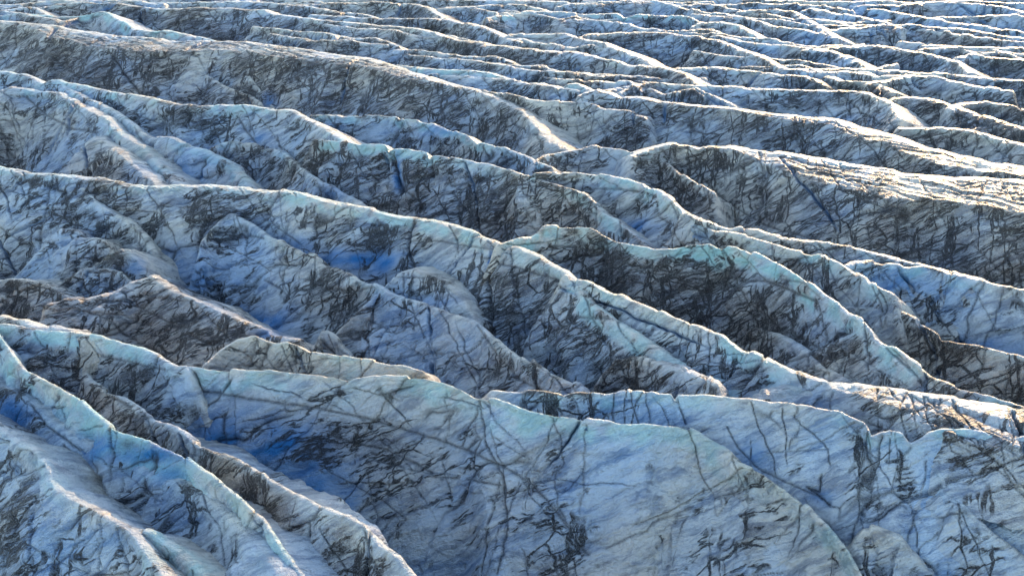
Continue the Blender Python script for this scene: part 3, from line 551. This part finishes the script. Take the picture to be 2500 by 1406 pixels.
fr('R53','blue flat topped ridge above the long sunlit right hand ridge',[1515,224,1527,216,1545,207,1592,203,1690,209,1780,212,1888,216,1960,218,2068,220,2122,227,2151,238,2176,252,2200,290],dirt=.5,brown=.2,rc=.7,cap=1.6)
fr('R52','pair of low turquoise lips behind the bright golden arc',[970,162,984,164,1023,166,1124,173,1160,174,1214,183,1250,196,1261,198,1311,202,1354,212,1370,214,1390,207,1408,205,1430,217,1460,230],z=(-.2,),dirt=.2,rc=.6,cap=2.2,capc=.9,lf=14)
fr('R60','grey hump left of the dark brown rim at upper right',[2120,206,2133,202,2212,187,2284,187,2320,196,2410,212,2470,222],dirt=.55)
fr('R58','small grey step below the straight upper right ridge',[2020,186,2032,187,2050,198,2140,198,2162,216,2180,226],dirt=.55,lf=12)
fr('R57','ridge with black double stripe right of the upper centre',[1590,166,1600,164,1690,166,1751,164,1816,171,1874,176,1902,180,1960,187,1989,191,2014,207],dirt=.6)
fr('R59','straight grey ridge reaching the right edge in the upper part',[1905,170,1924,167,2032,167,2140,169,2284,178,2356,184,2540,199],dirt=.65)
fr('R51','long ridge falling from upper left to the centre with black lower face',[-40,30,60,20,187,7,270,7,360,18,396,22,486,20,562,20,612,25,648,25,680,36,720,41,792,50,890,59,919,65,966,65,1030,74,1074,85,1113,97,1160,104,1232,112,1304,121,1376,126,1448,135,1484,146,1538,158,1610,166,1646,173,1671,180,1700,204],dirt=.62,brown=0.7,rc=1.5,lf=30)
fr('R50','turquoise broken crest at the upper left corner with a rounded dome',[-40,42,7,38,72,34,137,38,187,40,230,34,248,29,266,32,284,47,310,59,331,74,360,74,410,74,443,83,468,86,511,97,540,104],z=(-.5,),dirt=.1,rc=.6,cap=3,capc=.9,lf=14,sm=40)
fr('R62','ridge with sunlit top and black streaked right end, upper centre right',[1415,92,1430,85,1484,81,1538,79,1610,81,1672,88,1744,94,1780,108,1816,124,1852,135,1888,155,1908,168],dirt=.6,brown=.4,rc=1.5)
fr('R61','blue slope with a sharp diagonal edge at upper centre',[1235,90,1250,83,1304,83,1376,83,1430,97,1484,108,1538,130,1574,144,1600,160],dirt=.3)
fr('R63','streaked blue ridge curving down at upper right',[1740,90,1755,88,1816,101,1888,108,1960,117,2032,126,2068,137,2093,148,2122,168],dirt=.5,brown=.1)
fr('R64','black streaked blue ridge right of the curving one',[1960,122,1978,119,2068,115,2140,112,2212,122,2284,135,2338,148,2355,160,2370,178],dirt=.6,brown=.1)
fr('R65','dark ridge touching the right edge under the blue streaked crest',[2340,138,2374,133,2428,139,2540,152],dirt=.55,brown=.3)
fr('R74','faint lip behind the dark ridge at the upper right edge',[2250,122,2266,119,2356,115,2540,120],dirt=.4,brown=.1)
fr('R66','lit ridge from the top centre falling toward the streaked ridge',[760,36,800,40,937,45,1088,47,1142,58,1189,68,1232,90,1260,100],dirt=.6,brown=0.7,rc=1.5)
fr('R67','clean turquoise ridge with square notches near the top centre',[1190,44,1207,40,1261,36,1286,27,1376,29,1412,34,1513,34,1524,43,1556,34,1592,36,1682,40,1710,54],dirt=.4,brown=.0,cap=2.2,capc=.9,rc=.7)
fr('R69','turquoise hump below the top right of centre',[1690,62,1722,54,1762,52,1802,59,1830,76,1859,92,1875,100],dirt=.35,brown=.0,capc=.8)
fr('R70','round blue hump with black streaks at upper right of centre',[1800,30,1816,27,1888,23,1942,31,1978,50,2021,76,2040,90],dirt=.5,brown=.0)
fr('R75','thin blue lip in front of the round streaked hump',[1690,36,1802,40,1852,50,1888,65,1960,74,2010,82],dirt=.4,brown=.0,lf=16)
fr('R71','streaked ridge behind the round hump near the top right',[1960,26,1978,22,2032,29,2104,43,2176,58,2200,66],dirt=.45,brown=.0)
fr('R72','long blue streaked ridge reaching the right edge near the top',[2005,78,2021,72,2104,68,2158,61,2212,59,2284,65,2392,76,2446,86,2540,98],dirt=.5,brown=.0)
fr('R73','slim lit ridge crossing the top right corner',[2120,22,2140,22,2248,40,2320,54,2428,68,2540,84],dirt=.4,brown=.0)
fr('R76','dirty ridge along the top edge left of centre',[470,6,504,4,612,2,720,13,810,25,882,36,920,44],dirt=.6,brown=0.7)
fr('R77','black veined hump at the top edge near the centre',[700,14,800,9,908,5,1016,9,1052,23,1081,43,1100,52],dirt=.65,brown=0.7)
fr('R78','low blue ridge at the top edge right of the veined hump',[1070,22,1110,18,1200,12,1290,14,1330,24,1350,30,1400,32],dirt=.4,brown=0)
fr('R79','pale ridge at the top edge above the square notched one',[1360,14,1400,10,1470,10,1540,1,1600,2,1680,22,1760,34,1820,44],dirt=.35,brown=0)
fr('R80','streaked blue ridge at the top edge right of centre',[1640,12,1760,10,1850,8,1950,10,2010,14,2080,24],dirt=.45,brown=0)
fr('R81','pale smooth ridge in the top right corner',[2090,14,2180,14,2280,4,2350,8,2420,12,2490,26,2540,34],dirt=.3,brown=0)
fr('R82','pale lip below the smooth ridge in the top right corner',[2280,44,2330,40,2400,40,2460,36,2540,44],dirt=.3,brown=0)
fr('R83','veined low ridge in the top left corner',[-40,10,30,12,100,2,170,-4,260,-4,340,4,400,10],dirt=.5,brown=0)

# low ribs between the far ridges
rnd = random.Random(5)
for i in range(26):
    y0 = 6 + 190 * (i / 26) ** 1.25; x0 = rnd.uniform(-100, 2300) if i % 2 else rnd.uniform(600, 2300); ln = rnd.uniform(220, 520) * (.6 + y0 / 200)
    pts = []
    for q in range(7):
        pts += [x0 + ln * q / 6, y0 + ln * q / 6 * rnd.uniform(.06, .14) + rnd.uniform(-3, 3)]
    fr('rib', 'low streaked ice rib among the far ridges in the upper part of the glacier', pts, z=(-.8, 0, -.8), dirt=.45, lf=12, lb=8, rc=.6, name='ice_rib', category='ice rib')
for i in (2, 3):
    y0 = -30 + 9 * i
    for x0 in (-200, 700, 1600):
        pts = []
        for q in range(14): pts += [x0 + 80 * q, y0 + 5 * q / 6 + rnd.uniform(-3, 3)]
        fr('edge', 'pale low ice ridge along the top edge of the view', pts, dirt=.4, lf=20)
# ------------------------------------------------------------------ setting: the glacier below and beyond the ridges
def surface():
    xs = np.linspace(-420, 420, 420); ys = np.linspace(25, 900, 440)
    X, Y = np.meshgrid(xs, ys, indexing='ij')
    p = np.stack([X * .55 / 22 + Y * .75 / 22, (Y * .55 - X * .35) / 90, np.zeros_like(X)], -1)
    far = sstep(355, 400, Y)
    Z = -25 + far * 13 + (1 - 2 * np.abs(perlin(p + 3.3))) * (1.5 + 6 * far) + .8 * fbm(np.stack([X, Y, 0 * X], -1) / 7, 3)
    P = np.stack([X, Y, Z], -1)
    o = grid_mesh('glacier_surface', P, dict(depth=0 * X, crack=0 * X, dirt=0 * X + .45, cap=0 * X, blue=0 * X + .1, brown=0 * X))
    o['kind'] = 'structure'
surface()

# ------------------------------------------------------------------ light
SUN_AZ, SUN_EL = R(24), R(15)                    # azimuth to the right of the view direction
wd = bpy.data.worlds.new("World"); scn.world = wd; wd.use_nodes = True
nt = wd.node_tree; bg = nt.nodes['Background']; sky = nt.nodes.new('ShaderNodeTexSky'); sky.sky_type = 'NISHITA'
sky.sun_disc = False; sky.sun_elevation = SUN_EL; sky.sun_rotation = SUN_AZ
sky.air_density = 1.0; sky.dust_density = .8; sky.ozone_density = 1.0
nt.links.new(sky.outputs[0], bg.inputs[0]); bg.inputs[1].default_value = .15
sl = bpy.data.lights.new('sun', 'SUN'); sl.energy = 1.45; sl.angle = R(.5); sl.color = (1, .66, .35)
so = bpy.data.objects.new('sun', sl); COL.objects.link(so)
sd = Vector((math.sin(SUN_AZ) * math.cos(SUN_EL), math.cos(SUN_AZ) * math.cos(SUN_EL), math.sin(SUN_EL)))
so.rotation_euler = sd.to_track_quat('Z', 'Y').to_euler(); so.location = sd * 300
vs = scn.view_settings; vs.view_transform = 'Standard'; vs.look = 'None'; vs.exposure = 1.72; vs.gamma = 1; vs.use_curve_mapping = False
scn.cycles.use_denoising = True; scn.cycles.max_bounces = 3; scn.cycles.diffuse_bounces = 1; scn.cycles.transmission_bounces = 2
scn.cycles.use_adaptive_sampling = True; scn.cycles.adaptive_threshold = .025; scn.cycles.caustics_reflective = False; scn.cycles.caustics_refractive = False
